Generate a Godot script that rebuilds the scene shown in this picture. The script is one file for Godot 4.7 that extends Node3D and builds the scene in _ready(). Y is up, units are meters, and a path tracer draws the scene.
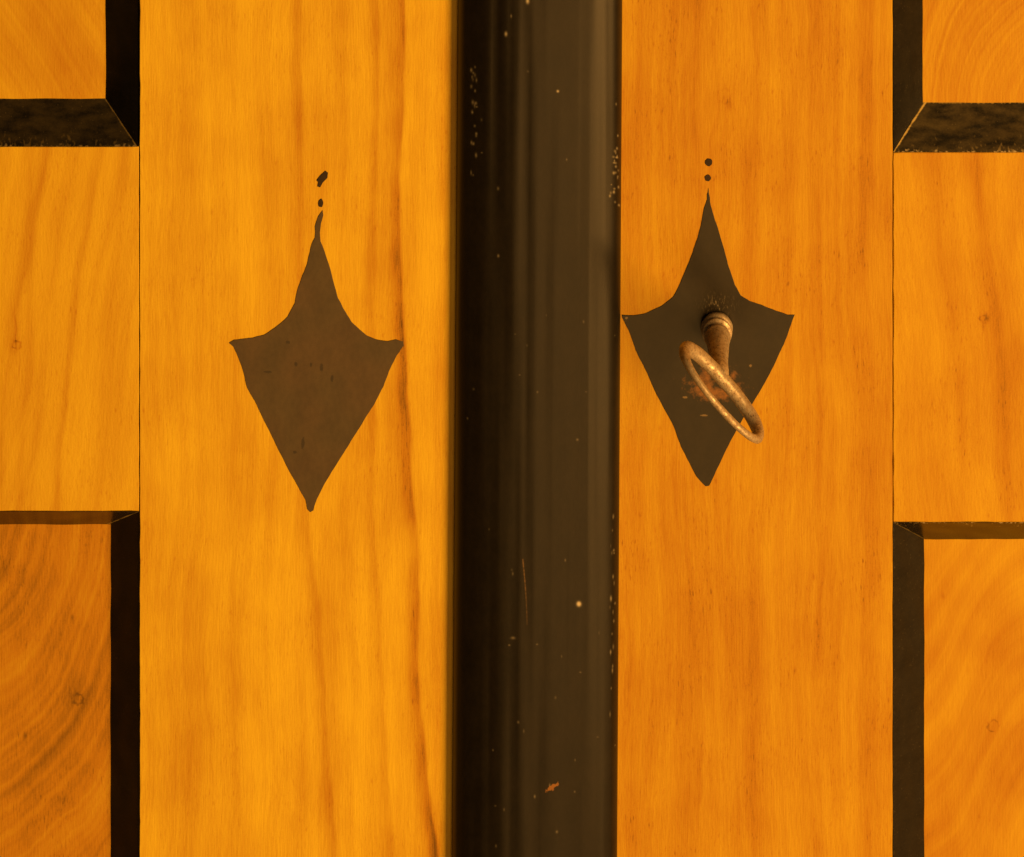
extends Node3D
# Two doors of an old yellow-wood cupboard with black bevelled panel edges, a black half-round
# cover moulding, two black kite-shaped inlays and an iron key.
# Drawing unit: U = 0.27 mm; x runs right, y runs DOWN, z comes out of the door face.

const U := 0.00027
const MID := Vector2(512.0, 428.5)

var nz := FastNoiseLite.new()
var lamp_color := Color(1.0, 0.485, 0.115)          # linear
var mats := {}


func _ready() -> void:
	# ---- camera: parallel to the doors, standing above them, lens shifted down
	var eye := Vector3(512.0, -2430.0, 4444.0)
	var cam := Camera3D.new()
	cam.name = "camera"
	cam.projection = Camera3D.PROJECTION_FRUSTUM
	cam.near = 0.1
	cam.far = 20.0
	cam.keep_aspect = Camera3D.KEEP_HEIGHT
	var k := cam.near / (eye.z * U)
	cam.size = 857.0 * U * k
	cam.frustum_offset = Vector2(0.0, -(MID.y - eye.y) * U * k)
	add_child(cam)
	cam.position = at(eye.x, eye.y, eye.z)
	cam.current = true

	# ---- the dim room around, the lamp light from the right, an added fill
	var env := Environment.new()
	env.background_mode = Environment.BG_COLOR
	env.background_color = Color(0.05, 0.026, 0.008).linear_to_srgb()
	env.tonemap_mode = Environment.TONE_MAPPER_LINEAR
	env.tonemap_exposure = 1.0
	env.sdfgi_enabled = true
	env.ssao_enabled = true
	env.ssil_enabled = true
	var we := WorldEnvironment.new()
	we.name = "environment"
	we.environment = env
	add_child(we)
	area_light("window_light", Vector3(1.5, 0.0, 1.5), Vector3(0.0, 0.0, 0.0), Vector2(0.6, 2.2), 8.6)
	area_light("added_fill_light", Vector3(0.3, -1.0, 2.0), Vector3(0.0, 0.0, 0.0), Vector2(1.1, 0.8), 1.2)  # unseen fill added low in front, for sheen on inlays and key

	nz.noise_type = FastNoiseLite.TYPE_SIMPLEX_SMOOTH
	nz.fractal_type = FastNoiseLite.FRACTAL_NONE
	nz.frequency = 1.0
	nz.seed = 7
	make_materials()

	# ---- the doors
	build_left_door()
	build_right_door()
	build_key()


# ------------------------------------------------------------------ helpers
func at(x: float, y: float, z: float) -> Vector3:
	return Vector3((x - MID.x) * U, (MID.y - y) * U, z * U)


func area_light(called: String, from: Vector3, to: Vector3, size: Vector2, energy: float) -> void:
	var l := AreaLight3D.new()
	l.name = called
	l.area_size = size
	l.area_normalize_energy = true
	l.light_energy = energy
	l.light_color = lamp_color.linear_to_srgb()
	l.shadow_enabled = true
	l.area_range = 12.0
	l.area_attenuation = 2.0
	add_child(l)
	l.look_at_from_position(from, to, Vector3.UP)


func tri(st: SurfaceTool, p: Array, n: Array, uv: Array) -> void:
	# p: three points in drawing units; the order is turned so that the front faces the normals
	var a: Vector3 = at(p[0].x, p[0].y, p[0].z)
	var b: Vector3 = at(p[1].x, p[1].y, p[1].z)
	var c: Vector3 = at(p[2].x, p[2].y, p[2].z)
	var g := (b - a).cross(c - a)
	var m: Vector3 = n[0] + n[1] + n[2]
	var order := [0, 2, 1] if g.dot(m) > 0.0 else [0, 1, 2]
	for i in order:
		st.set_normal(n[i])
		st.set_uv(uv[i])
		st.add_vertex(at(p[i].x, p[i].y, p[i].z))


func quad(st: SurfaceTool, p: Array, n: Array, uv: Array) -> void:
	tri(st, [p[0], p[1], p[2]], [n[0], n[1], n[2]], [uv[0], uv[1], uv[2]])
	tri(st, [p[0], p[2], p[3]], [n[0], n[2], n[3]], [uv[0], uv[2], uv[3]])


func new_st() -> SurfaceTool:
	var st := SurfaceTool.new()
	st.begin(Mesh.PRIMITIVE_TRIANGLES)
	return st


func commit(st: SurfaceTool, called: String, mat: Material, parent: Node3D) -> MeshInstance3D:
	st.generate_tangents()
	var mi := MeshInstance3D.new()
	mi.name = called
	mi.mesh = st.commit()
	mi.material_override = mat
	mi.cast_shadow = GeometryInstance3D.SHADOW_CASTING_SETTING_DOUBLE_SIDED
	parent.add_child(mi, true)
	return mi


func roughened(poly: PackedVector2Array, step: float, amp: float, sd: float) -> PackedVector2Array:
	# hand-cut edges: the outline cut into short lengths, each a hair off the line
	var out := PackedVector2Array()
	for i in poly.size():
		var a := poly[i]
		var b := poly[(i + 1) % poly.size()]
		var n := maxi(1, int(a.distance_to(b) / step))
		var side := (b - a).normalized().orthogonal()
		for j in n:
			var p := a.lerp(b, float(j) / n)
			if j > 0:
				p += side * amp * (nz.get_noise_2d(p.x * 0.03 + sd, p.y * 0.03) + 0.6 * nz.get_noise_2d(p.x * 0.12, p.y * 0.12 + sd))
			out.append(p)
	return out


func slab(poly: PackedVector2Array, zf: float, zb: float, round_r: float, rect: Rect2, wear := 0.5, sd := 0.0) -> SurfaceTool:
	# a board with the outline POLY, its front at zf, its front arris rounded and unevenly worn
	var st := new_st()
	var n := poly.size()
	var area := 0.0
	for i in n:
		area += poly[i].cross(poly[(i + 1) % n])
	var flip := 1.0 if area > 0.0 else -1.0
	var outw := PackedVector2Array()
	var mit := PackedVector2Array()
	for i in n:
		var d0 := (poly[i] - poly[(i + n - 1) % n]).normalized()
		var d1 := (poly[(i + 1) % n] - poly[i]).normalized()
		var n0 := Vector2(d0.y, -d0.x) * flip
		var n1 := Vector2(d1.y, -d1.x) * flip
		var m := (n0 + n1).normalized()
		outw.append(m)
		mit.append(m / maxf(0.5, m.dot(n1)))
	var segs := 3
	var rings := []
	for s in segs + 1:
		var f := PI * 0.5 * s / segs                      # 0: side, PI/2: front
		var pts := []
		var nrm := []
		for i in n:
			var w := maxf(0.25, 1.0 + wear * 1.6 * nz.get_noise_2d(poly[i].x * 0.05 + sd, poly[i].y * 0.05 + 3.0 * sd))
			var r := round_r * w
			var q := poly[i] - mit[i] * r * (1.0 - cos(f))
			pts.append(Vector3(q.x, q.y, zf - r * (1.0 - sin(f))))
			nrm.append(Vector3(outw[i].x * cos(f), -outw[i].y * cos(f), sin(f)))
		rings.append([pts, nrm])
	var uvof := func(p: Vector3) -> Vector2: return Vector2((p.x - rect.position.x) / rect.size.x, (p.y - rect.position.y) / rect.size.y)
	for s in segs:
		for i in n:
			var j := (i + 1) % n
			var p := [rings[s][0][i], rings[s][0][j], rings[s + 1][0][j], rings[s + 1][0][i]]
			quad(st, p, [rings[s][1][i], rings[s][1][j], rings[s + 1][1][j], rings[s + 1][1][i]], [uvof.call(p[0]), uvof.call(p[1]), uvof.call(p[2]), uvof.call(p[3])])
	var top: Array = rings[segs][0]
	var flat := PackedVector2Array()
	for p in top:
		flat.append(Vector2(p.x, p.y))
	var idx := Geometry2D.triangulate_polygon(flat)
	var fz := Vector3(0, 0, 1)
	for t in range(0, idx.size(), 3):
		var p := [top[idx[t]], top[idx[t + 1]], top[idx[t + 2]]]
		tri(st, p, [fz, fz, fz], [uvof.call(p[0]), uvof.call(p[1]), uvof.call(p[2])])
		var q := [Vector3(p[0].x, p[0].y, zb), Vector3(p[1].x, p[1].y, zb), Vector3(p[2].x, p[2].y, zb)]
		tri(st, q, [-fz, -fz, -fz], [uvof.call(p[0]), uvof.call(p[1]), uvof.call(p[2])])
	for i in n:
		var j := (i + 1) % n
		var a: Vector3 = rings[0][0][i]
		var b: Vector3 = rings[0][0][j]
		var sn := Vector3(outw[i].x, -outw[i].y, 0)
		var sj := Vector3(outw[j].x, -outw[j].y, 0)
		var p := [a, b, Vector3(flat[j].x, flat[j].y, zb), Vector3(flat[i].x, flat[i].y, zb)]
		quad(st, p, [sn, sj, sj, sn], [uvof.call(p[0]), uvof.call(p[1]), uvof.call(p[2]), uvof.call(p[3])])
	return st


func board(called: String, poly: PackedVector2Array, zf: float, thick: float, mat: Material, rect: Rect2, parent: Node3D, sd := 0.0, round_r := 0.8) -> MeshInstance3D:
	return commit(slab(roughened(poly, 9.0, 0.22, sd), zf, zf - thick, round_r, rect, 0.5, sd), called, mat, parent)


func rect_poly(x0: float, y0: float, x1: float, y1: float) -> PackedVector2Array:
	return PackedVector2Array([Vector2(x0, y0), Vector2(x1, y0), Vector2(x1, y1), Vector2(x0, y1)])


func bevel_strip(o0: Vector2, o1: Vector2, i0: Vector2, i1: Vector2, depth: float, mat: Material, parent: Node3D, sd: float) -> void:
	# one mitred bevel from the frame (o0-o1) down to the panel (i0-i1)
	var st := new_st()
	var ln := o0.distance_to(o1)
	var dir := (o1 - o0) / ln
	var prof := [Vector2(0.0, -0.5), Vector2(0.05, -1.8), Vector2(0.1, -3.15)]
	for q in 7:
		var t := 0.2 + 0.74 * q / 6.0
		prof.append(Vector2(t, lerpf(-0.4, -depth + 0.6, t / 0.96) - 0.25 * sin(PI * t)))
	prof.append(Vector2(0.975, -depth + 0.3))
	prof.append(Vector2(1.0, -depth - 0.8))
	var cols := maxi(6, int(ln / 14.0))
	var grid := []
	for c in cols + 1:
		var f := float(c) / cols
		var row := []
		for p in prof:
			var a := o0.lerp(i0, p.x)
			var b := o1.lerp(i1, p.x)
			var q := a.lerp(b, f)
			var wob := nz.get_noise_2d(f * ln * 0.02 + sd, p.x * 1.5) * 0.28
			var side := (i0 - o0 + i1 - o1).normalized()
			var edge := 1.0 if p.x > 0.9 else 0.0
			q += side * edge * wob
			row.append(Vector3(q.x, q.y, p.y + wob))
		grid.append(row)
	var uvof := func(p: Vector3, t: float) -> Vector2: return Vector2((Vector2(p.x, p.y) - o0).dot(dir) / ln, t)
	var np := prof.size()
	for c in cols:
		for r in np - 1:
			var p := [grid[c][r], grid[c + 1][r], grid[c + 1][r + 1], grid[c][r + 1]]
			var nn := []
			for v in [[c, r], [c + 1, r], [c + 1, r + 1], [c, r + 1]]:
				var ra := maxi(v[1] - 1, 0)
				var rb := mini(v[1] + 1, np - 1)
				var ca := maxi(v[0] - 1, 0)
				var cb := mini(v[0] + 1, cols)
				var e1: Vector3 = grid[v[0]][rb] - grid[v[0]][ra]
				var e2: Vector3 = grid[cb][v[1]] - grid[ca][v[1]]
				e1.y = -e1.y
				e2.y = -e2.y
				var m := e1.cross(e2).normalized()
				nn.append(m if m.z > 0.0 else -m)
			quad(st, p, nn, [uvof.call(p[0], prof[r].x), uvof.call(p[1], prof[r].x), uvof.call(p[2], prof[r + 1].x), uvof.call(p[3], prof[r + 1].x)])
	# hidden sides and back
	var zb := -depth - 3.0
	var bo0 := Vector3(o0.x, o0.y, zb)
	var bo1 := Vector3(o1.x, o1.y, zb)
	var bi0 := Vector3(i0.x, i0.y, zb)
	var bi1 := Vector3(i1.x, i1.y, zb)
	var z4 := [Vector2.ZERO, Vector2.ZERO, Vector2.ZERO, Vector2.ZERO]
	var ov := (o0 - i0)
	ov = (ov - dir * ov.dot(dir)).normalized()
	var on := Vector3(ov.x, -ov.y, 0)
	quad(st, [grid[0][0], grid[cols][0], bo1, bo0], [on, on, on, on], z4)
	quad(st, [grid[0][np - 1], grid[cols][np - 1], bi1, bi0], [-on, -on, -on, -on], z4)
	var bk := Vector3(0, 0, -1)
	quad(st, [bo0, bo1, bi1, bi0], [bk, bk, bk, bk], z4)
	for e in [0, cols]:
		var ev := Vector3(dir.x, -dir.y, 0) * (-1.0 if e == 0 else 1.0)
		var bo := bo0 if e == 0 else bo1
		var bi := bi0 if e == 0 else bi1
		quad(st, [grid[e][0], grid[e][np - 1], bi, bo], [ev, ev, ev, ev], z4)
	commit(st, "bevel_strip", mat, parent)


# ------------------------------------------------------------------ textures
func n2(x: float, y: float) -> float:
	return nz.get_noise_2d(x, y)


func lin8(c: Vector3) -> Color:
	return Color(clampf(c.x, 0, 1), clampf(c.y, 0, 1), clampf(c.z, 0, 1)).linear_to_srgb()


const WOOD_DARK := Vector3(0.46, 0.215, 0.007)
const WOOD_LIGHT := Vector3(0.69, 0.475, 0.022)


func wood(rect: Rect2, dens: float, o: Dictionary) -> ImageTexture:
	var w := int(rect.size.x * dens)
	var h := int(rect.size.y * dens)
	var buf := PackedByteArray()
	buf.resize(w * h * 3)
	var base: float = o.get("tone", 0.5)
	var slope: float = o.get("slope", 0.0)
	var sway: float = o.get("sway", 6.0)
	var s: float = o.get("seed", 0.0)
	var band: float = o.get("band", 0.12)
	var mid: float = o.get("mid", 0.10)
	var blot: float = o.get("blotch", 0.10)
	var fibre: float = o.get("fibre", 0.10)
	var pores: float = o.get("pores", 1.0)
	var ring: Array = o.get("ring", [])
	var lines: Array = o.get("lines", [])
	var knots: Array = o.get("knots", [])
	var spots: Array = o.get("spots", [])
	# palette
	var pal := []
	for i in 256:
		var t := i / 255.0 * 1.6 - 0.5
		var c := WOOD_DARK.lerp(WOOD_LIGHT, t)
		if t < 0.0:
			c = WOOD_DARK * (1.0 + t * 1.3)
		var q := lin8(c)
		pal.append([q.r8, q.g8, q.b8])
	var at_i := 0
	for yi in h:
		var y := rect.position.y + (yi + 0.5) / dens
		var lx := []
		for l in lines:
			lx.append(line_x(l.pts, y) + 1.2 * n2(y * 0.02 + s, 5.0))
		for xi in w:
			var x := rect.position.x + (xi + 0.5) / dens
			var gx := x - slope * (y - 300.0) + sway * n2(x * 0.006 + s, y * 0.0035) + 1.5 * n2(x * 0.02, y * 0.02 + s)
			var gy := y
			for kn in knots:
				var dx: float = x - kn[0]
				var dy: float = (y - kn[1]) * 0.45
				var r2 := dx * dx + dy * dy
				gx += kn[2] * dx * exp(-r2 / (kn[3] * kn[3]))
			if ring.size() > 0:
				var rx: float = (x - ring[0]) / ring[2]
				var ry: float = (y - ring[1]) / ring[3]
				gx = sqrt(rx * rx + ry * ry) * ring[4] + 4.0 * n2(x * 0.009 + s, y * 0.006) + 0.8 * n2(x * 0.05, y * 0.04 + s)
				gy = atan2(ry, rx) * ring[4]
			var t := base
			t += band * n2(gx * 0.028 + s, gy * 0.0016)
			if ring.size() > 0:      # thin pale growth rings
				t += mid * (pow(1.0 - absf(n2(gx * ring[5], gy * 0.002 + s)), 5.0) - 0.3) * (0.7 + 0.6 * n2(gx * 0.02, gy * 0.012))
				t += mid * 0.35 * n2(gx * 0.14 + s, gy * 0.003)
			else:
				t += mid * n2(gx * 0.085, gy * 0.0035 + s)
			var f := n2(gx * 0.30 + s, gy * 0.012)
			t += fibre * 0.7 * f
			t += fibre * 0.9 * n2(x * 0.75, y * 0.05 + s)
			t += fibre * 0.6 * n2(x * 0.55 + s, y * 0.5)
			t += blot * n2(x * 0.009 + s, y * 0.0065 + 9.0)
			t += blot * 0.5 * n2(x * 0.03, y * 0.02 + s)
			var pr := n2(x * 0.42 + 31.0 + s, y * 0.075)
			var dense := 0.55 + 0.6 * n2(x * 0.018, y * 0.011 + s)
			if pr > 0.58:
				t -= (pr - 0.58) * 1.15 * pores * dense
			var pf := n2(x * 1.05 + 71.0 + s, y * 0.13)
			if pf > 0.5:
				t -= (pf - 0.5) * 0.7 * pores * dense
			for i in lines.size():
				var l = lines[i]
				var d: float = (x - lx[i])
				var v: float = 1.3 + 0.35 * n2(y * 0.012 + i * 3.0, s)
				if d > 0.0:
					t -= l.a * v * exp(-d * d / (l.w * l.w))
				else:
					t -= l.a * v * exp(-d * d / (l.w * l.w * l.soft))
			for p in spots:
				# p: x, y, radius, kind, strength
				var dx: float = x - p[0]
				var dy: float = y - p[1]
				if absf(dx) > 60.0 or absf(dy) > 60.0:
					continue
				if p[3] == 0:          # small ring knot
					var d := sqrt(dx * dx + dy * dy) + 1.2 * n2(x * 0.2, y * 0.2)
					t -= p[4] * exp(-pow((d - p[2]) / 1.1, 2.0)) * (0.6 + 0.6 * n2(x * 0.15 + s, y * 0.15))
					t -= 0.4 * p[4] * exp(-d * d / (p[2] * p[2] * 6.0))
				elif p[3] == 1:        # upright hairline split
					if absf(dy) < p[2]:
						t -= p[4] * exp(-pow((dx + 1.5 * n2(y * 0.04, s)) / 0.8, 2.0)) * (1.0 - absf(dy) / p[2])
				else:                  # fleck
					t -= p[4] * exp(-(dx * dx * 1.8 + dy * dy * 0.5) / (p[2] * p[2]))
			var ci: Array = pal[clampi(int((t + 0.5) / 1.6 * 255.0), 0, 255)]
			buf[at_i] = ci[0]
			buf[at_i + 1] = ci[1]
			buf[at_i + 2] = ci[2]
			at_i += 3
	var img := Image.create_from_data(w, h, false, Image.FORMAT_RGB8, buf)
	img.generate_mipmaps()
	return ImageTexture.create_from_image(img)


func line_x(pts: Array, y: float) -> float:
	if y <= pts[0].y:
		return pts[0].x
	for i in pts.size() - 1:
		if y < pts[i + 1].y:
			var f: float = (y - pts[i].y) / (pts[i + 1].y - pts[i].y)
			f = f * f * (3.0 - 2.0 * f) * 0.5 + f * 0.5
			return lerpf(pts[i].x, pts[i + 1].x, f)
	return pts[pts.size() - 1].x


func wood_mat(rect: Rect2, dens: float, o: Dictionary) -> StandardMaterial3D:
	var m := StandardMaterial3D.new()
	m.albedo_texture = wood(rect, dens, o)
	m.roughness = 0.52
	m.metallic_specular = 0.35
	m.heightmap_enabled = true
	m.heightmap_texture = mats.grain
	m.heightmap_scale = 0.006
	m.uv1_scale = Vector3(1, 1, 1)
	return m


func grain_height() -> ImageTexture:
	var w := 512
	var h := 1024
	var buf := PackedByteArray()
	buf.resize(w * h)
	for y in h:
		for x in w:
			var v := 0.5 + 0.22 * n2(x * 0.35, y * 0.02) + 0.16 * n2(x * 0.9 + 4.0, y * 0.09) + 0.2 * n2(x * 0.02, y * 0.008)
			var p := n2(x * 0.5 + 60.0, y * 0.07)
			if p > 0.55:
				v -= (p - 0.55) * 0.8
			buf[y * w + x] = clampi(int(v * 255.0), 0, 255)
	var img := Image.create_from_data(w, h, false, Image.FORMAT_L8, buf)
	return ImageTexture.create_from_image(img)


func paint(rect: Rect2, dens: float, base: Vector3, vary: float, s: float, marks: Callable) -> ImageTexture:
	# black stain or paint with its own mottling; MARKS(x, y, colour) adds chips, dust and scratches
	var w := int(rect.size.x * dens)
	var h := int(rect.size.y * dens)
	var img := Image.create(w, h, false, Image.FORMAT_RGB8)
	for yi in h:
		var y := rect.position.y + (yi + 0.5) / dens
		for xi in w:
			var x := rect.position.x + (xi + 0.5) / dens
			var v := 1.0 + vary * (0.8 * n2(x * 0.04 + s, y * 0.025) + 0.6 * n2(x * 0.16, y * 0.1 + s) + 0.45 * n2(x * 0.6 + s, y * 0.35))
			var c := base * maxf(0.15, v)
			c = marks.call(x, y, c)
			img.set_pixel(xi, yi, lin8(c))
	return ImageTexture.create_from_image(img)


func black_mat(tex: Texture2D, rough: float, spec: float) -> StandardMaterial3D:
	var m := StandardMaterial3D.new()
	m.albedo_texture = tex
	m.roughness = rough
	m.metallic_specular = spec
	return m


func fleck(x: float, y: float, cx: float, cy: float, rx: float, ry: float) -> float:
	var dx := (x - cx) / rx
	var dy := (y - cy) / ry
	var d := dx * dx + dy * dy + 0.5 * n2(x * 0.35, y * 0.35)
	return clampf((1.15 - d) * 2.5, 0.0, 1.0)


func strip_tex(ln: float, w: float, s: float, dust: float, mitre: float, lip: float) -> ImageTexture:
	# x along the outer edge from the mitre, y across from the frame (0) to the panel (w)
	var film := Vector3(0.17, 0.135, 0.06)
	var grey := Vector3(0.50, 0.43, 0.28)
	var bare := Vector3(0.62, 0.48, 0.17)
	var marks := func(x: float, y: float, c: Vector3) -> Vector3:
		# smears of wax and dust drawn out along the strip
		var g := 0.7 * n2(x * 0.022 + s, y * 0.09) + 0.4 * n2(x * 0.07, y * 0.22 + s) + 0.25 * n2(x * 0.25 + s, y * 0.6) + 0.15 * n2(x * 0.7, y * 0.9 + s)
		c = c.lerp(film, clampf((g + 0.75) * 0.24, 0.0, 0.6) * dust)
		# rough worn lip along the frame, its glints painted in as pale dots
		var e := n2(x * 0.22 + 7.0, y * 0.3 + s) + 0.7 * n2(x * 0.04 + s, 2.0) + 0.3 * n2(x * 0.8, y)
		c = c.lerp(grey, clampf((e + 0.05 - y * 0.42) * 1.6, 0.0, 0.9) * lip)
		var e2 := n2(x * 0.3 + 17.0, y * 0.2 + s) + 0.5 * n2(x * 0.05 + s, 8.0)
		c = c.lerp(film * 1.5, clampf((e2 - 0.25 - y * 0.06) * 1.2, 0.0, 0.6) * lip)
		var md := absf(x - y * 0.98) * 0.7
		var mw := 1.1 + 0.5 * n2(y * 0.12, s) + 0.3 * n2(y * 0.5, s)
		c = c.lerp(bare, clampf((mw - md) * 1.2, 0.0, 1.0) * mitre)
		var pe := w - y
		var e3 := n2(x * 0.25 + 57.0, s) + 0.4 * n2(x * 0.9, s)
		c = c.lerp(bare, clampf((1.3 + 0.5 * e3 - pe) * 0.6, 0.0, 0.6) * mitre)
		var sp := n2(x * 0.55 + 90.0 + s, y * 0.55)
		c = c.lerp(grey, clampf((sp - 0.86) * 6.0, 0.0, 1.0) * 0.5)
		return c
	return paint(Rect2(0, 0, ln, w), 2.0, Vector3(0.0055, 0.0048, 0.0035), 0.5, s, marks)


func make_materials() -> void:
	mats.grain = grain_height()


# ------------------------------------------------------------------ doors
const TOP := -700.0
const BOTTOM := 1560.0
const DEEP := 27.0


func door_node(called: String, label: String) -> Node3D:
	var d := Node3D.new()
	d.name = called
	d.set_meta("label", label)
	d.set_meta("category", "cupboard door")
	add_child(d)
	return d


func recess(door: Node3D, o: Rect2, i: Rect2, corner: Vector2, panel_mat: Material, panel_rect: Rect2, strips: Dictionary, sd: float) -> void:
	# a sunk panel with four mitred bevels; CORNER says which corner the photograph shows
	var o00 := o.position
	var o11 := o.end
	var o10 := Vector2(o11.x, o00.y)
	var o01 := Vector2(o00.x, o11.y)
	var i00 := i.position
	var i11 := i.end
	var i10 := Vector2(i11.x, i00.y)
	var i01 := Vector2(i00.x, i11.y)
	board("panel", rect_poly(o00.x + 0.4, o00.y + 0.4, o11.x - 0.4, o11.y - 0.4), -DEEP, 30.0, panel_mat, panel_rect, door, sd, 0.8)
	var left := [o00, o01, i00, i01] if corner.y < 0.5 else [o01, o00, i01, i00]
	var right := [o10, o11, i10, i11] if corner.y < 0.5 else [o11, o10, i11, i10]
	var upper := [o00, o10, i00, i10] if corner.x < 0.5 else [o10, o00, i10, i00]
	var lower := [o01, o11, i01, i11] if corner.x < 0.5 else [o11, o01, i11, i01]
	bevel_strip(left[0], left[1], left[2], left[3], DEEP, strips.left, door, sd + 1.0)
	bevel_strip(right[0], right[1], right[2], right[3], DEEP, strips.right, door, sd + 2.0)
	bevel_strip(upper[0], upper[1], upper[2], upper[3], DEEP, strips.upper, door, sd + 3.0)
	bevel_strip(lower[0], lower[1], lower[2], lower[3], DEEP, strips.lower, door, sd + 4.0)


func build_left_door() -> void:
	var door := door_node("cupboard_door", "yellow wooden door whose kite-shaped black inlay has no key")
	# stile with the inlay
	var r := Rect2(138, -60, 322, 980)
	var lines := [
		{"pts": [Vector2(403, 0), Vector2(402, 110), Vector2(397, 180), Vector2(401, 300), Vector2(404, 360), Vector2(409, 450), Vector2(417, 560), Vector2(417, 680), Vector2(424, 760), Vector2(436, 857)], "w": 2.6, "soft": 16.0, "a": 0.62},
		{"pts": [Vector2(377, 0), Vector2(374, 300), Vector2(372, 520), Vector2(378, 600), Vector2(384, 740), Vector2(392, 857)], "w": 2.6, "soft": 9.0, "a": 0.28},
		{"pts": [Vector2(300, 200), Vector2(306, 520), Vector2(318, 620), Vector2(326, 740), Vector2(334, 857)], "w": 3.4, "soft": 6.0, "a": 0.30},
		{"pts": [Vector2(345, 420), Vector2(346, 560), Vector2(340, 650), Vector2(352, 857)], "w": 4.0, "soft": 5.0, "a": 0.10},
		{"pts": [Vector2(182, 0), Vector2(186, 120), Vector2(176, 300), Vector2(190, 500)], "w": 7.0, "soft": 3.0, "a": 0.13},
		{"pts": [Vector2(236, 300), Vector2(232, 560), Vector2(236, 700), Vector2(240, 857)], "w": 3.0, "soft": 2.0, "a": 0.10},
		{"pts": [Vector2(445, 0), Vector2(441, 857)], "w": 9.0, "soft": 1.5, "a": 0.12},
	]
	var m := wood_mat(r, 2.0, {"tone": 0.80, "seed": 11.0, "slope": -0.01, "sway": 9.0, "band": 0.17, "mid": 0.12, "blotch": 0.19, "lines": lines, "fibre": 0.13,
		"spots": [[212.0, 212.0, 2.2, 2, 0.4], [156.0, 632.0, 5.0, 2, 0.12], [145.0, 523.0, 2.0, 2, 0.3]]})
	mats.left_stile = m
	board("stile", rect_poly(139.8, TOP, 486, BOTTOM), 0.0, 75.0, m, r, door, 1.0, 0.6)
	# middle rail
	var rr := Rect2(-232, 145, 374, 370)
	var rl := [
		{"pts": [Vector2(46, 147), Vector2(34, 230), Vector2(14, 320), Vector2(0, 420)], "w": 4.0, "soft": 3.0, "a": 0.20},
		{"pts": [Vector2(103, 147), Vector2(92, 200), Vector2(78, 280), Vector2(68, 380), Vector2(58, 470)], "w": 2.6, "soft": 5.0, "a": 0.26},
		{"pts": [Vector2(76, 147), Vector2(56, 240), Vector2(46, 330), Vector2(30, 511)], "w": 4.0, "soft": 3.0, "a": 0.15},
		{"pts": [Vector2(124, 180), Vector2(110, 330), Vector2(96, 511)], "w": 5.0, "soft": 2.0, "a": 0.10},
		{"pts": [Vector2(30, 380), Vector2(22, 440), Vector2(20, 511)], "w": 3.0, "soft": 4.0, "a": 0.16},
	]
	var mr := wood_mat(rr, 1.7, {"tone": 0.76, "seed": 23.0, "slope": -0.16, "sway": 10.0, "band": 0.14, "mid": 0.11, "blotch": 0.10, "lines": rl,
		"spots": [[16.0, 345.0, 4.0, 0, 0.5], [15.0, 335.0, 34.0, 1, 0.5], [18.0, 366.0, 22.0, 1, 0.4]]})
	board("middle_rail", rect_poly(-231, 147.2, 138.9, 511.2), -0.3, 74.0, mr, rr, door, 3.0, 0.6)
	# out of the picture: the other stile and the end rails
	board("stile", rect_poly(-570, TOP, -232, BOTTOM), 0.0, 75.0, m, Rect2(-570, TOP, 338, BOTTOM - TOP), door, 5.0)
	board("end_rail", rect_poly(-231, TOP, 139, -421), -0.3, 74.0, mr, Rect2(-232, TOP, 374, 280), door, 6.0)
	board("end_rail", rect_poly(-231, 1281, 139, BOTTOM), -0.3, 74.0, mr, Rect2(-232, 1280, 374, 280), door, 7.0)
	# panels
	var ru := Rect2(-232, -420, 370, 570)
	var mu := wood_mat(ru, 1.2, {"tone": 0.44, "seed": 31.0, "slope": 0.55, "sway": 22.0, "band": 0.20, "mid": 0.10, "blotch": 0.16, "fibre": 0.08, "pores": 0.5})
	var ss := {"left": plain_strip(), "upper": plain_strip(),
		"right": black_mat(strip_tex(567, 36, 3.0, 0.0, 0.0, 0.0), 0.30, 0.45),
		"lower": black_mat(strip_tex(368, 36, 5.0, 0.42, 0.22, 0.35), 0.34, 0.5)}
	recess(door, Rect2(-230, -420, 367.6, 567), Rect2(-195, -385, 297.5, 498.4), Vector2(1, 1), mu, ru, ss, 40.0)
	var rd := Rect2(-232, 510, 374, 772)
	var md := wood_mat(rd, 1.2, {"tone": -0.02, "seed": 43.0, "ring": [-40.0, 485.0, 1.2, 2.35, 1.0, 0.05], "band": 0.10, "mid": 0.26, "blotch": 0.14, "fibre": 0.10, "pores": 0.7,  # low tone: darker plank, with some shade of the recess put into its colour
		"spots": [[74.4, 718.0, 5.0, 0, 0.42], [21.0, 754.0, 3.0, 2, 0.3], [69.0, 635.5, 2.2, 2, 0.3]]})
	ss = {"left": plain_strip(), "lower": plain_strip(),
		"right": black_mat(strip_tex(768, 36, 13.0, 0.0, 0.0, 0.0), 0.30, 0.45),
		"upper": black_mat(strip_tex(369, 36, 15.0, 0.05, 0.3, 0.1), 0.22, 0.5)}
	recess(door, Rect2(-230, 511.6, 369.2, 768.4), Rect2(-195, 543, 302.6, 702), Vector2(1, 0), md, rd, ss, 50.0)
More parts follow.
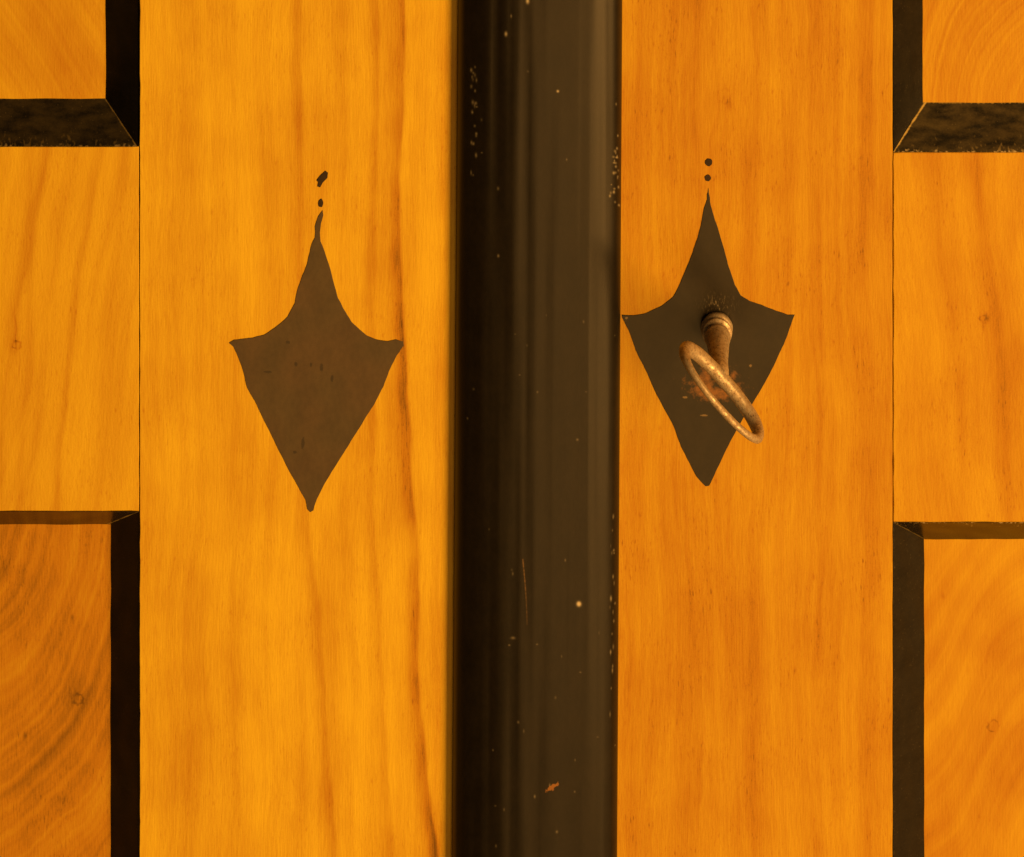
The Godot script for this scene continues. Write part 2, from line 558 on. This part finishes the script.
	# inlay
	var pts := PackedVector2Array([Vector2(322.6, 210), Vector2(318, 216.3), Vector2(314.8, 226.2), Vector2(315.2, 232), Vector2(314.8, 237.7), Vector2(311.6, 244), Vector2(308.6, 256), Vector2(305.8, 267), Vector2(302.2, 275.5), Vector2(297.4, 290), Vector2(294.8, 302.9), Vector2(287.5, 316.5), Vector2(278, 325), Vector2(264.4, 334.4), Vector2(252.8, 337.5), Vector2(233.9, 339.6), Vector2(229, 342.6), Vector2(233.7, 346.8), Vector2(243, 370.2), Vector2(247.2, 387.7), Vector2(257, 405.2), Vector2(264, 420.3), Vector2(272.2, 436.7), Vector2(281.5, 455.4), Vector2(289.7, 471.7), Vector2(300.2, 490.4), Vector2(305.5, 499.7), Vector2(307.2, 509), Vector2(310.2, 512), Vector2(313.5, 510.2), Vector2(315.8, 502), Vector2(324.7, 483.4), Vector2(331.7, 471.7), Vector2(345.7, 449.5), Vector2(359.7, 427.4), Vector2(373.7, 405.2), Vector2(383.5, 386.5), Vector2(388.9, 371.3), Vector2(397, 355), Vector2(403.6, 345.7), Vector2(403.4, 341.5), Vector2(395.9, 339.1), Vector2(387.7, 341), Vector2(376, 339.1), Vector2(366.7, 335.3), Vector2(360, 329.6), Vector2(351.6, 321.8), Vector2(343.2, 308.1), Vector2(337.9, 297.6), Vector2(334.7, 286), Vector2(330.5, 269.2), Vector2(326.3, 256.6), Vector2(323.2, 247.2), Vector2(320.5, 240.9), Vector2(320, 232.5), Vector2(321.1, 223), Vector2(323.4, 215)])
	var lr := Rect2(225, 170, 184, 346)
	var chips := [[321.5, 367.0, 1.6, 4.2], [268.0, 371.5, 4.5, 1.2], [332.0, 378.0, 1.4, 4.0], [303.0, 443.0, 1.8, 6.0], [295.0, 452.0, 2.0, 1.6], [288.0, 342.0, 2.2, 1.5], [296.0, 364.0, 1.6, 2.4], [311.0, 364.5, 1.4, 2.0]]
	var marks := func(x: float, y: float, c: Vector3) -> Vector3:
		var red := clampf(0.5 + 0.9 * n2(x * 0.02 + 8.0, y * 0.015), 0.0, 1.0)
		c = c * Vector3(1.0 + 0.10 * red, 1.0, 1.0)
		for q in chips:
			c = c.lerp(Vector3(0.02, 0.014, 0.008), 0.8 * fleck(x, y, q[0], q[1], q[2], q[3]))
		return c
	var mi := black_mat(paint(lr, 2.0, Vector3(0.062, 0.045, 0.022), 0.16, 61.0, marks), 0.5, 0.5)
	inlay(door, pts, mi, lr, 60.0, [
		PackedVector2Array([Vector2(325.3, 170.5), Vector2(328, 172.6), Vector2(327.4, 177.9), Vector2(323.2, 182), Vector2(320.1, 187.3), Vector2(317.3, 186.3), Vector2(318, 182), Vector2(316.3, 180), Vector2(320.1, 175.1)]),
		blob(320.7, 203.0, 2.6, 4.3, 3.0)])


func plain_strip() -> StandardMaterial3D:
	if not mats.has("plain_strip"):
		mats.plain_strip = black_mat(strip_tex(300, 36, 77.0, 0.02, 0.0, 0.1), 0.32, 0.5)
	return mats.plain_strip


func blob(x: float, y: float, rx: float, ry: float, sd: float) -> PackedVector2Array:
	var p := PackedVector2Array()
	for i in 14:
		var a := TAU * i / 14.0
		var f := 1.0 + 0.14 * n2(cos(a) * 1.3 + sd, sin(a) * 1.3)
		p.append(Vector2(x + rx * f * cos(a), y + ry * f * sin(a)))
	return p


func inlay(door: Node3D, pts: PackedVector2Array, m: Material, rect: Rect2, sd: float, dots: Array) -> void:
	var fig := commit(slab(roughened(pts, 3.5, 0.35, sd), 0.55, -3.0, 0.3, rect, 0.3, sd), "inlay", m, door)
	if not mats.has("dot"):
		mats.dot = black_mat(paint(rect, 1.0, Vector3(0.022, 0.012, 0.005), 0.5, 9.0, func(_x: float, _y: float, c: Vector3) -> Vector3: return c), 0.5, 0.4)
	for d in dots:
		commit(slab(d, 0.5, -3.0, 0.3, rect, 0.2, sd), "inlay_dot", mats.dot, fig)


func build_right_door() -> void:
	var door := door_node("cupboard_door_001", "yellow wooden door with an iron key in its kite-shaped black inlay and a black moulding")
	var r := Rect2(555, -60, 340, 980)
	var lines := [
		{"pts": [Vector2(690, 0), Vector2(694, 400), Vector2(700, 857)], "w": 16.0, "soft": 2.0, "a": 0.10},
		{"pts": [Vector2(764, 0), Vector2(752, 200), Vector2(748, 500), Vector2(756, 857)], "w": 8.0, "soft": 2.0, "a": 0.10},
		{"pts": [Vector2(868, 150), Vector2(862, 260), Vector2(874, 420), Vector2(868, 857)], "w": 6.0, "soft": 2.0, "a": 0.16},
		{"pts": [Vector2(818, 0), Vector2(822, 120), Vector2(820, 260)], "w": 3.0, "soft": 2.0, "a": 0.10},
	]
	var m := wood_mat(r, 2.0, {"tone": 0.30, "seed": 71.0, "slope": 0.01, "sway": 8.0, "band": 0.13, "mid": 0.12, "blotch": 0.12, "fibre": 0.11, "lines": lines,
		"knots": [[728.0, 100.0, 0.9, 16.0]],
		"spots": [[729.0, 104.0, 4.5, 2, 0.32], [724.0, 96.0, 7.0, 0, 0.16], [841.0, 160.0, 10.0, 0, 0.12], [854.0, 168.0, 2.2, 2, 0.3], [814.0, 577.0, 2.4, 2, 0.35], [660.0, 428.0, 2.0, 2, 0.3], [716.0, 481.0, 2.0, 2, 0.25], [640.0, 515.0, 2.0, 2, 0.25], [795.0, 670.0, 2.0, 2, 0.25]]})
	board("stile", PackedVector2Array([Vector2(490, TOP), Vector2(892.5, TOP), Vector2(892.5, BOTTOM), Vector2(490, BOTTOM)]), 0.0, 75.0, m, r, door, 81.0, 0.7)
	var rr := Rect2(890, 150, 374, 376)
	var rl := [
		{"pts": [Vector2(975, 153), Vector2(990, 260), Vector2(1003, 380), Vector2(1010, 522)], "w": 5.0, "soft": 5.0, "a": 0.16},
		{"pts": [Vector2(1024, 153), Vector2(1010, 260), Vector2(1030, 420)], "w": 6.0, "soft": 3.0, "a": 0.14},
		{"pts": [Vector2(940, 240), Vector2(952, 330), Vector2(962, 420)], "w": 3.0, "soft": 3.0, "a": 0.10},
	]
	var mr := wood_mat(rr, 1.7, {"tone": 0.38, "seed": 83.0, "slope": 0.10, "sway": 10.0, "band": 0.10, "mid": 0.07, "blotch": 0.14, "lines": rl,
		"spots": [[983.0, 319.0, 3.5, 0, 0.4], [983.0, 328.0, 9.0, 1, 0.3], [987.0, 318.0, 2.5, 2, 0.3]]})
	board("middle_rail", rect_poly(893.3, 152.8, 1261, 522.4), -0.3, 74.0, mr, rr, door, 83.0, 0.9)
	board("stile", rect_poly(1262, TOP, 1600, BOTTOM), 0.0, 75.0, m, Rect2(1262, TOP, 338, BOTTOM - TOP), door, 85.0)
	board("end_rail", rect_poly(893, TOP, 1261, -421), -0.3, 74.0, mr, Rect2(890, TOP, 374, 280), door, 86.0)
	board("end_rail", rect_poly(893, 1281, 1261, BOTTOM), -0.3, 74.0, mr, Rect2(890, 1280, 374, 280), door, 87.0)
	var ru := Rect2(892, -420, 370, 574)
	var mu := wood_mat(ru, 1.2, {"tone": 0.27, "seed": 91.0, "ring": [1064.0, 128.0, 1.0, 1.34, 1.0, 0.07], "band": 0.08, "mid": 0.24, "blotch": 0.10, "fibre": 0.12, "pores": 0.5})
	var ss := {"right": plain_strip(), "upper": plain_strip(),
		"left": black_mat(strip_tex(572, 36, 93.0, 0.05, 0.0, 0.0), 0.36, 0.36),
		"lower": black_mat(strip_tex(367, 36, 95.0, 1.0, 1.0, 1.0), 0.4, 0.5)}
	recess(door, Rect2(893.2, -420, 367, 572.6), Rect2(925.6, -385, 300, 502.4), Vector2(0, 1), mu, ru, ss, 90.0)
	var rd := Rect2(890, 520, 372, 762)
	var md := wood_mat(rd, 1.2, {"tone": 0.26, "seed": 103.0, "slope": -0.7, "sway": 26.0, "band": 0.16, "mid": 0.06, "blotch": 0.18, "fibre": 0.07, "pores": 0.4,
		"spots": [[996.0, 745.0, 5.5, 0, 0.4], [945.6, 614.4, 2.2, 2, 0.3], [971.0, 689.0, 2.5, 2, 0.15]]})
	ss = {"right": plain_strip(), "lower": plain_strip(),
		"left": black_mat(strip_tex(758, 36, 105.0, 0.05, 0.0, 0.03), 0.36, 0.5),
		"upper": black_mat(strip_tex(368, 36, 107.0, 0.10, 0.2, 1.0), 0.2, 0.5)}
	recess(door, Rect2(893, 522.6, 367, 757.4), Rect2(927.5, 558, 298, 687), Vector2(0, 0), md, rd, ss, 100.0)
	# inlay
	var pts := PackedVector2Array([Vector2(708.5, 187.8), Vector2(706.9, 194.8), Vector2(707, 199), Vector2(704, 207.7), Vector2(701, 224), Vector2(697.5, 238), Vector2(692.8, 252), Vector2(684.7, 271.9), Vector2(678.8, 285.9), Vector2(673, 296.4), Vector2(661.3, 305.7), Vector2(645, 313.2), Vector2(633.3, 315), Vector2(621.7, 314.6), Vector2(622.1, 317.5), Vector2(628.7, 330.3), Vector2(635.7, 350.2), Vector2(645, 368.8), Vector2(654.3, 389.8), Vector2(664.8, 409.7), Vector2(674.2, 427.2), Vector2(681.2, 447), Vector2(689.3, 462.2), Vector2(696.3, 476.2), Vector2(705.7, 486.2), Vector2(709.2, 485.5), Vector2(712.7, 478.5), Vector2(720.9, 461), Vector2(733.7, 435.4), Vector2(745.4, 414.4), Vector2(759.4, 392.2), Vector2(773.4, 366.5), Vector2(783.9, 344.3), Vector2(789.7, 328), Vector2(794.8, 314.5), Vector2(787.4, 314.5), Vector2(775.7, 310.5), Vector2(761.7, 304.7), Vector2(750, 301), Vector2(740.7, 295.2), Vector2(734.9, 284.7), Vector2(729, 267.2), Vector2(724.4, 249.7), Vector2(718.5, 229.8), Vector2(713.9, 215.8), Vector2(710.8, 205.3), Vector2(709.9, 197.2)])
	var lr := Rect2(618, 155, 180, 334)
	var rust := Vector3(0.30, 0.13, 0.03)
	var marks := func(x: float, y: float, c: Vector3) -> Vector3:
		# wood rubbed bare in an arc where the bow of the key swings, and scratches by the keyhole
		var dx := x - 717.0
		var dy := y - 350.0
		var rr2 := sqrt(dx * dx + dy * dy)
		var an := atan2(dx, dy)
		var rub := exp(-pow((rr2 - 44.0) / 8.0, 2.0)) * clampf(1.3 - absf(an + 0.05) * 1.3, 0.0, 1.0)
		rub += 0.9 * exp(-pow((x - 706.0) / 9.0, 2.0) - pow((y - 377.0) / 13.0, 2.0))
		rub += 0.8 * exp(-pow((x - 733.0) / 5.0, 2.0) - pow((y - 374.0) / 9.0, 2.0))
		var g := n2(x * 0.13, y * 0.13) + 0.6 * n2(x * 0.4, y * 0.4)
		c = c.lerp(rust, clampf((rub + 0.3 * g - 0.35) * 0.95, 0.0, 0.8))
		var sc := n2(x * 0.6 + 4.0, y * 0.14) + 0.4 * n2(x * 0.9, y * 0.9)
		var by := exp(-pow((x - 717.0) / 13.0, 2.0) - pow((y - 304.0) / 9.0, 2.0))
		c = c.lerp(Vector3(0.30, 0.26, 0.18), clampf((sc - 0.35) * 1.5, 0.0, 0.7) * by)
		for q in [[750.5, 365.5, 1.3, 1.3], [626.5, 317.5, 1.4, 1.2], [704.0, 415.0, 4.0, 0.9], [685.0, 397.0, 2.5, 1.2], [628.0, 333.0, 1.0, 1.4]]:
			c = c.lerp(Vector3(0.34, 0.24, 0.12), 0.5 * fleck(x, y, q[0], q[1], q[2], q[3]))
		return c
	var mi := black_mat(paint(lr, 2.0, Vector3(0.013, 0.0098, 0.005), 0.28, 121.0, marks), 0.48, 0.5)
	inlay(door, pts, mi, lr, 120.0, [blob(708.5, 162.2, 3.9, 4.0, 1.0), blob(707.8, 177.8, 3.4, 3.4, 2.0)])
	build_moulding(door)


func build_moulding(door: Node3D) -> void:
	var r := Rect2(450, -120, 180, 1100)
	var specks := []
	var rng := RandomNumberGenerator.new()
	rng.seed = 5
	for i in 50:      # dust and paint specks
		specks.append([rng.randf_range(462, 618), rng.randf_range(-100, 960), rng.randf_range(0.5, 1.1), rng.randf_range(0.5, 1.6), rng.randf_range(0.08, 0.3)])
	for i in 26:       # a drift of specks by the edge, high up
		specks.append([608.0 + 11.0 * pow(rng.randf(), 0.6), 155.0 + rng.randfn(18.0, 20.0), rng.randf_range(0.5, 1.2), rng.randf_range(0.5, 1.4), rng.randf_range(0.2, 0.55)])
	for i in 26:
		specks.append([rng.randf_range(471, 477), rng.randf_range(60, 200), rng.randf_range(0.5, 1.1), rng.randf_range(0.6, 2.0), rng.randf_range(0.1, 0.35)])
	for i in 22:
		specks.append([rng.randf_range(609, 614), rng.randf_range(515, 720), rng.randf_range(0.4, 0.8), rng.randf_range(0.8, 2.5), rng.randf_range(0.1, 0.35)])
	specks.append([578.5, 604.0, 1.8, 2.0, 1.6])
	specks.append([557.5, 91.0, 1.1, 1.1, 0.9])
	specks.append([527.5, 1.0, 1.4, 2.4, 0.9])
	specks.append([506.0, 34.0, 1.2, 2.0, 0.6])
	specks.append([513.0, 638.0, 2.0, 1.2, 0.25])
	var grid := {}
	for q in specks:
		var kk := Vector2i(int(q[0] / 20.0), int((q[1] + 200.0) / 20.0))
		for ox in [-1, 0, 1]:
			for oy in [-1, 0, 1]:
				var k2: Vector2i = kk + Vector2i(ox, oy)
				if not grid.has(k2):
					grid[k2] = []
				grid[k2].append(q)
	var grey := Vector3(0.50, 0.45, 0.34)
	var marks := func(x: float, y0: float, c: Vector3) -> Vector3:
		# the face stands proud, so that a spot measured on the door plane sits a little higher on it
		var sx0 := clampf((x - 537.0) / 83.0, -1.0, 1.0)
		var y := -2430.0 + (y0 + 2430.0) * 4444.0 / (4444.0 - 2.2 - 30.0 * sqrt(1.0 - sx0 * sx0))
		for q in grid.get(Vector2i(int(x / 20.0), int((y + 200.0) / 20.0)), []):
			var dx: float = (x - q[0]) / q[2]
			var dy: float = (y - q[1]) / q[3]
			c = c.lerp(grey, minf(1.0, q[4] * exp(-dx * dx - dy * dy)))
		# the long scratch and the chip down to bare wood
		var sx := 522.8 + (y - 560.0) * 0.062
		if y > 559.0 and y < 625.0:
			c = c.lerp(Vector3(0.34, 0.20, 0.08), 0.55 * exp(-pow((x - sx - 0.8 * sin((y - 560.0) * 0.045)) / 0.5, 2.0)) * (0.8 + 0.5 * n2(y * 0.3, 4.0)) * clampf(1.2 - (y - 559.0) / 70.0, 0.0, 1.0))
		c = c.lerp(Vector3(0.40, 0.17, 0.03), 0.6 * fleck(x, y + (x - 552.0) * 0.6 + 1.5 * n2(x * 0.3, y * 0.3), 552.0, 787.0, 6.5, 2.6))
		return c
	var m := black_mat(paint(r, 1.5, Vector3(0.007, 0.0052, 0.003), 0.30, 131.0, marks), 0.38, 0.40)
	# profile: a low half round with a small quirk at either edge
	var st := new_st()
	var nx := 56
	var ny := 110
	var hgt := 30.0
	var pos := []
	for j in ny + 1:
		var y := lerpf(TOP, BOTTOM, float(j) / ny)
		var x0 := 457.6 - 6.0 * y / 857.0
		var x1 := 622.3 - 5.2 * y / 857.0
		var row := [Vector3(x0 + 0.5, y, 0.4)]
		for i in nx + 1:
			var a := PI * (1.0 - float(i) / nx)
			var s := cos(a)
			var cx := (x0 + x1) * 0.5 + s * (x1 - x0) * 0.5
			var z := hgt * pow(sin(a), 0.92)
			z += 2.2
			var wv := 0.65 * n2(s * 4.0 + 3.0, y * 0.0016) + 0.50 * n2(s * 9.0, y * 0.002 + 8.0) + 0.12 * n2(s * 20.0, y * 0.006)
			z += wv * sin(a)
			row.append(Vector3(cx, y, z))
		row.append(Vector3(x1, y, -1.5))
		pos.append(row)
	var cols := nx + 3
	for j in ny:
		for i in cols - 1:
			var p := [pos[j][i], pos[j][i + 1], pos[j + 1][i + 1], pos[j + 1][i]]
			var nn := []
			var uv := []
			for v in [[j, i], [j, i + 1], [j + 1, i + 1], [j + 1, i]]:
				var jj: int = v[0]
				var ii: int = v[1]
				var e1: Vector3 = pos[jj][mini(ii + 1, cols - 1)] - pos[jj][maxi(ii - 1, 0)]
				var e2: Vector3 = pos[mini(jj + 1, ny)][ii] - pos[maxi(jj - 1, 0)][ii]
				e1.y = -e1.y
				e2.y = -e2.y
				var q := e1.cross(e2).normalized()
				nn.append(q if q.z > 0.0 or absf(q.z) < 0.001 and q.x * (ii - nx / 2.0) > 0.0 else -q)
				var pp: Vector3 = pos[jj][ii]
				uv.append(Vector2((pp.x - r.position.x) / r.size.x, (pp.y - r.position.y) / r.size.y))
			quad(st, p, nn, uv)
	var bk := Vector3(0, 0, -1)
	for j in ny:
		var p := [Vector3(pos[j][0].x, pos[j][0].y, 0.4), Vector3(pos[j][cols - 1].x, pos[j][0].y, -1.5), Vector3(pos[j + 1][cols - 1].x, pos[j + 1][0].y, -1.5), Vector3(pos[j + 1][0].x, pos[j + 1][0].y, 0.4)]
		quad(st, p, [bk, bk, bk, bk], [Vector2.ZERO, Vector2.ZERO, Vector2.ZERO, Vector2.ZERO])
	for j in [0, ny]:
		var en := Vector3(0, 1.0 if j == 0 else -1.0, 0)
		var mid_p := Vector3(540, pos[j][0].y, -4.0)
		for i in cols - 1:
			tri(st, [pos[j][i], pos[j][i + 1], mid_p], [en, en, en], [Vector2.ZERO, Vector2.ZERO, Vector2.ZERO])
	commit(st, "cover_moulding", m, door)


# ------------------------------------------------------------------ key
func tube_ring(st: SurfaceTool, centre: PackedVector3Array, radii: PackedFloat32Array, closed: bool, sides: int) -> void:
	var n := centre.size()
	var rings := []
	var norms := []
	var ref := Vector3(0, 0, 1)
	var tot := Vector3.ZERO
	for c in centre:
		tot += c
	tot /= n
	for i in n:
		var a := centre[(i + n - 1) % n] if closed or i > 0 else centre[i]
		var b := centre[(i + 1) % n] if closed or i < n - 1 else centre[i]
		var t := (b - a).normalized()
		var s: Vector3
		if closed:
			s = (centre[i] - tot)
			s = (s - t * s.dot(t)).normalized()
		else:
			s = ref.cross(t)
			s = s.normalized() if s.length() > 0.01 else Vector3(1, 0, 0)
		var u := t.cross(s).normalized()
		var ring := []
		var nr := []
		for k in sides:
			var f := TAU * k / sides
			var d := s * cos(f) + u * sin(f)
			var rr := radii[i] * (1.0 + 0.05 * nz.get_noise_3d(centre[i].x * 0.06 + d.x, centre[i].y * 0.06 + d.y, centre[i].z * 0.06 + d.z))
			ring.append(centre[i] + d * rr)
			nr.append(Vector3(d.x, -d.y, d.z))
		rings.append(ring)
		norms.append(nr)
	for i in n if closed else n - 1:
		var j := (i + 1) % n
		for k in sides:
			var l := (k + 1) % sides
			var uv0 := float(i) / n
			var uv1 := float(i + 1) / n
			quad(st, [rings[i][k], rings[j][k], rings[j][l], rings[i][l]], [norms[i][k], norms[j][k], norms[j][l], norms[i][l]],
				[Vector2(uv0, float(k) / sides), Vector2(uv1, float(k) / sides), Vector2(uv1, float(k + 1) / sides), Vector2(uv0, float(k + 1) / sides)])
	if not closed:
		for e in [0, n - 1]:
			var d := (centre[1] - centre[0]).normalized() * (-1.0 if e == 0 else 1.0)
			var dn := Vector3(d.x, -d.y, d.z)
			for k in sides:
				tri(st, [rings[e][k], rings[e][(k + 1) % sides], centre[e]], [dn, dn, dn], [Vector2(0, 0), Vector2(0, 1), Vector2(0.5, 0.5)])


func lathe_z(st: SurfaceTool, x: float, y: float, prof: Array, sides: int, lean: Vector2) -> void:
	# prof: [z, radius] pairs from the door outwards; the axis leans by LEAN per unit of z
	var np := prof.size()
	var rings := []
	var norms := []
	for i in np:
		var a: Array = prof[maxi(i - 1, 0)]
		var b: Array = prof[mini(i + 1, np - 1)]
		var t := Vector2(b[0] - a[0], b[1] - a[1]).normalized()
		var ring := []
		var nr := []
		for k in sides:
			var f := TAU * k / sides
			var d := Vector2(cos(f), sin(f))
			var rr: float = prof[i][1] * (1.0 + 0.025 * nz.get_noise_3d(d.x * 1.5, d.y * 1.5, prof[i][0] * 0.05))
			ring.append(Vector3(x + lean.x * prof[i][0] + d.x * rr, y + lean.y * prof[i][0] + d.y * rr, prof[i][0]))
			nr.append(Vector3(d.x * t.x, -d.y * t.x, -t.y).normalized())
		rings.append(ring)
		norms.append(nr)
	for i in np - 1:
		for k in sides:
			var l := (k + 1) % sides
			quad(st, [rings[i][k], rings[i + 1][k], rings[i + 1][l], rings[i][l]], [norms[i][k], norms[i + 1][k], norms[i + 1][l], norms[i][l]],
				[Vector2(float(k) / sides, float(i) / np), Vector2(float(k) / sides, float(i + 1) / np), Vector2(float(k + 1) / sides, float(i + 1) / np), Vector2(float(k + 1) / sides, float(i) / np)])
	for e in [0, np - 1]:
		var dn := Vector3(0, 0, -1.0 if e == 0 else 1.0)
		var c := Vector3(x + lean.x * prof[e][0], y + lean.y * prof[e][0], prof[e][0])
		for k in sides:
			tri(st, [rings[e][k], rings[e][(k + 1) % sides], c], [dn, dn, dn], [Vector2.ZERO, Vector2.ZERO, Vector2.ZERO])


func iron_mat() -> StandardMaterial3D:
	var n := 256
	var img := Image.create(n, n, false, Image.FORMAT_RGB8)
	var rough := Image.create(n, n, false, Image.FORMAT_L8)
	var metal := Vector3(0.54, 0.48, 0.39)
	var brown := Vector3(0.32, 0.235, 0.155)
	var dark := Vector3(0.06, 0.045, 0.03)
	for y in n:
		for x in n:
			var a := n2(x * 0.05, y * 0.05) + 0.6 * n2(x * 0.16 + 9.0, y * 0.16) + 0.35 * n2(x * 0.5, y * 0.5 + 5.0)
			var c := metal.lerp(brown, clampf(0.45 + a * 0.6, 0.0, 1.0))
			var p := n2(x * 0.12 + 40.0, y * 0.12) + 0.5 * n2(x * 0.4, y * 0.4 + 20.0)
			c = c.lerp(dark, clampf((p - 0.42) * 2.2, 0.0, 0.75))
			img.set_pixel(x, y, lin8(c))
			var g := clampf(0.52 + 0.2 * a, 0.35, 0.8)
			rough.set_pixel(x, y, Color(g, g, g))
	var m := StandardMaterial3D.new()
	m.albedo_texture = ImageTexture.create_from_image(img)
	m.metallic = 0.4
	m.metallic_specular = 0.5
	m.roughness = 1.0
	m.roughness_texture = ImageTexture.create_from_image(rough)
	m.roughness_texture_channel = BaseMaterial3D.TEXTURE_CHANNEL_RED
	m.uv1_triplanar = true
	m.uv1_scale = Vector3(45, 45, 45)
	return m


func build_key() -> void:
	var key := Node3D.new()
	key.name = "key"
	key.set_meta("label", "old brown iron key with oval bow, stuck in the keyhole of the black inlay")
	key.set_meta("category", "key")
	add_child(key)
	var m := iron_mat()
	var kx := 716.6
	var ky := 326.0
	var st := new_st()
	lathe_z(st, kx, ky, [[-20.0, 9.5], [8.0, 11.0], [16.0, 11.2], [17.0, 12.4], [18.5, 13.2], [20.5, 13.0], [22.0, 11.9], [30.0, 11.2], [42.0, 10.0], [54.0, 8.9], [64.0, 8.4], [70.0, 8.7], [76.0, 8.4], [80.0, 6.0]], 28, Vector2.ZERO)
	commit(st, "shank", m, key)
	st = new_st()
	lathe_z(st, kx, ky, [[0.2, 13.5], [1.5, 15.2], [4.0, 16.0], [6.0, 15.8], [7.5, 14.6], [8.4, 13.0], [9.4, 13.0], [10.2, 14.6], [11.5, 15.2], [13.0, 14.6], [13.8, 12.0]], 32, Vector2.ZERO)
	commit(st, "collar", m, key)
	st = new_st()
	var c := PackedVector3Array()
	var rad := PackedFloat32Array()
	var u := Vector3(0.675, 0.738, 0.0).normalized()
	var axis := Vector3(0, 0, 1)
	var ctr := Vector3(kx, ky + 1.5, 77.0) + axis * 27.0
	for i in 72:
		var a := TAU * i / 72.0
		var sn := sin(a)
		var cs := cos(a)
		# an oval, its two long limbs a little flattened
		var p := ctr + u * 53.5 * signf(cs) * pow(absf(cs), 0.92) + axis * 27.0 * signf(sn) * pow(absf(sn), 0.9)
		c.append(p)
		rad.append(lerpf(3.3, 6.5, smoothstep(0.85, -0.55, sn)))
	tube_ring(st, c, rad, true, 18)
	commit(st, "bow", m, key)
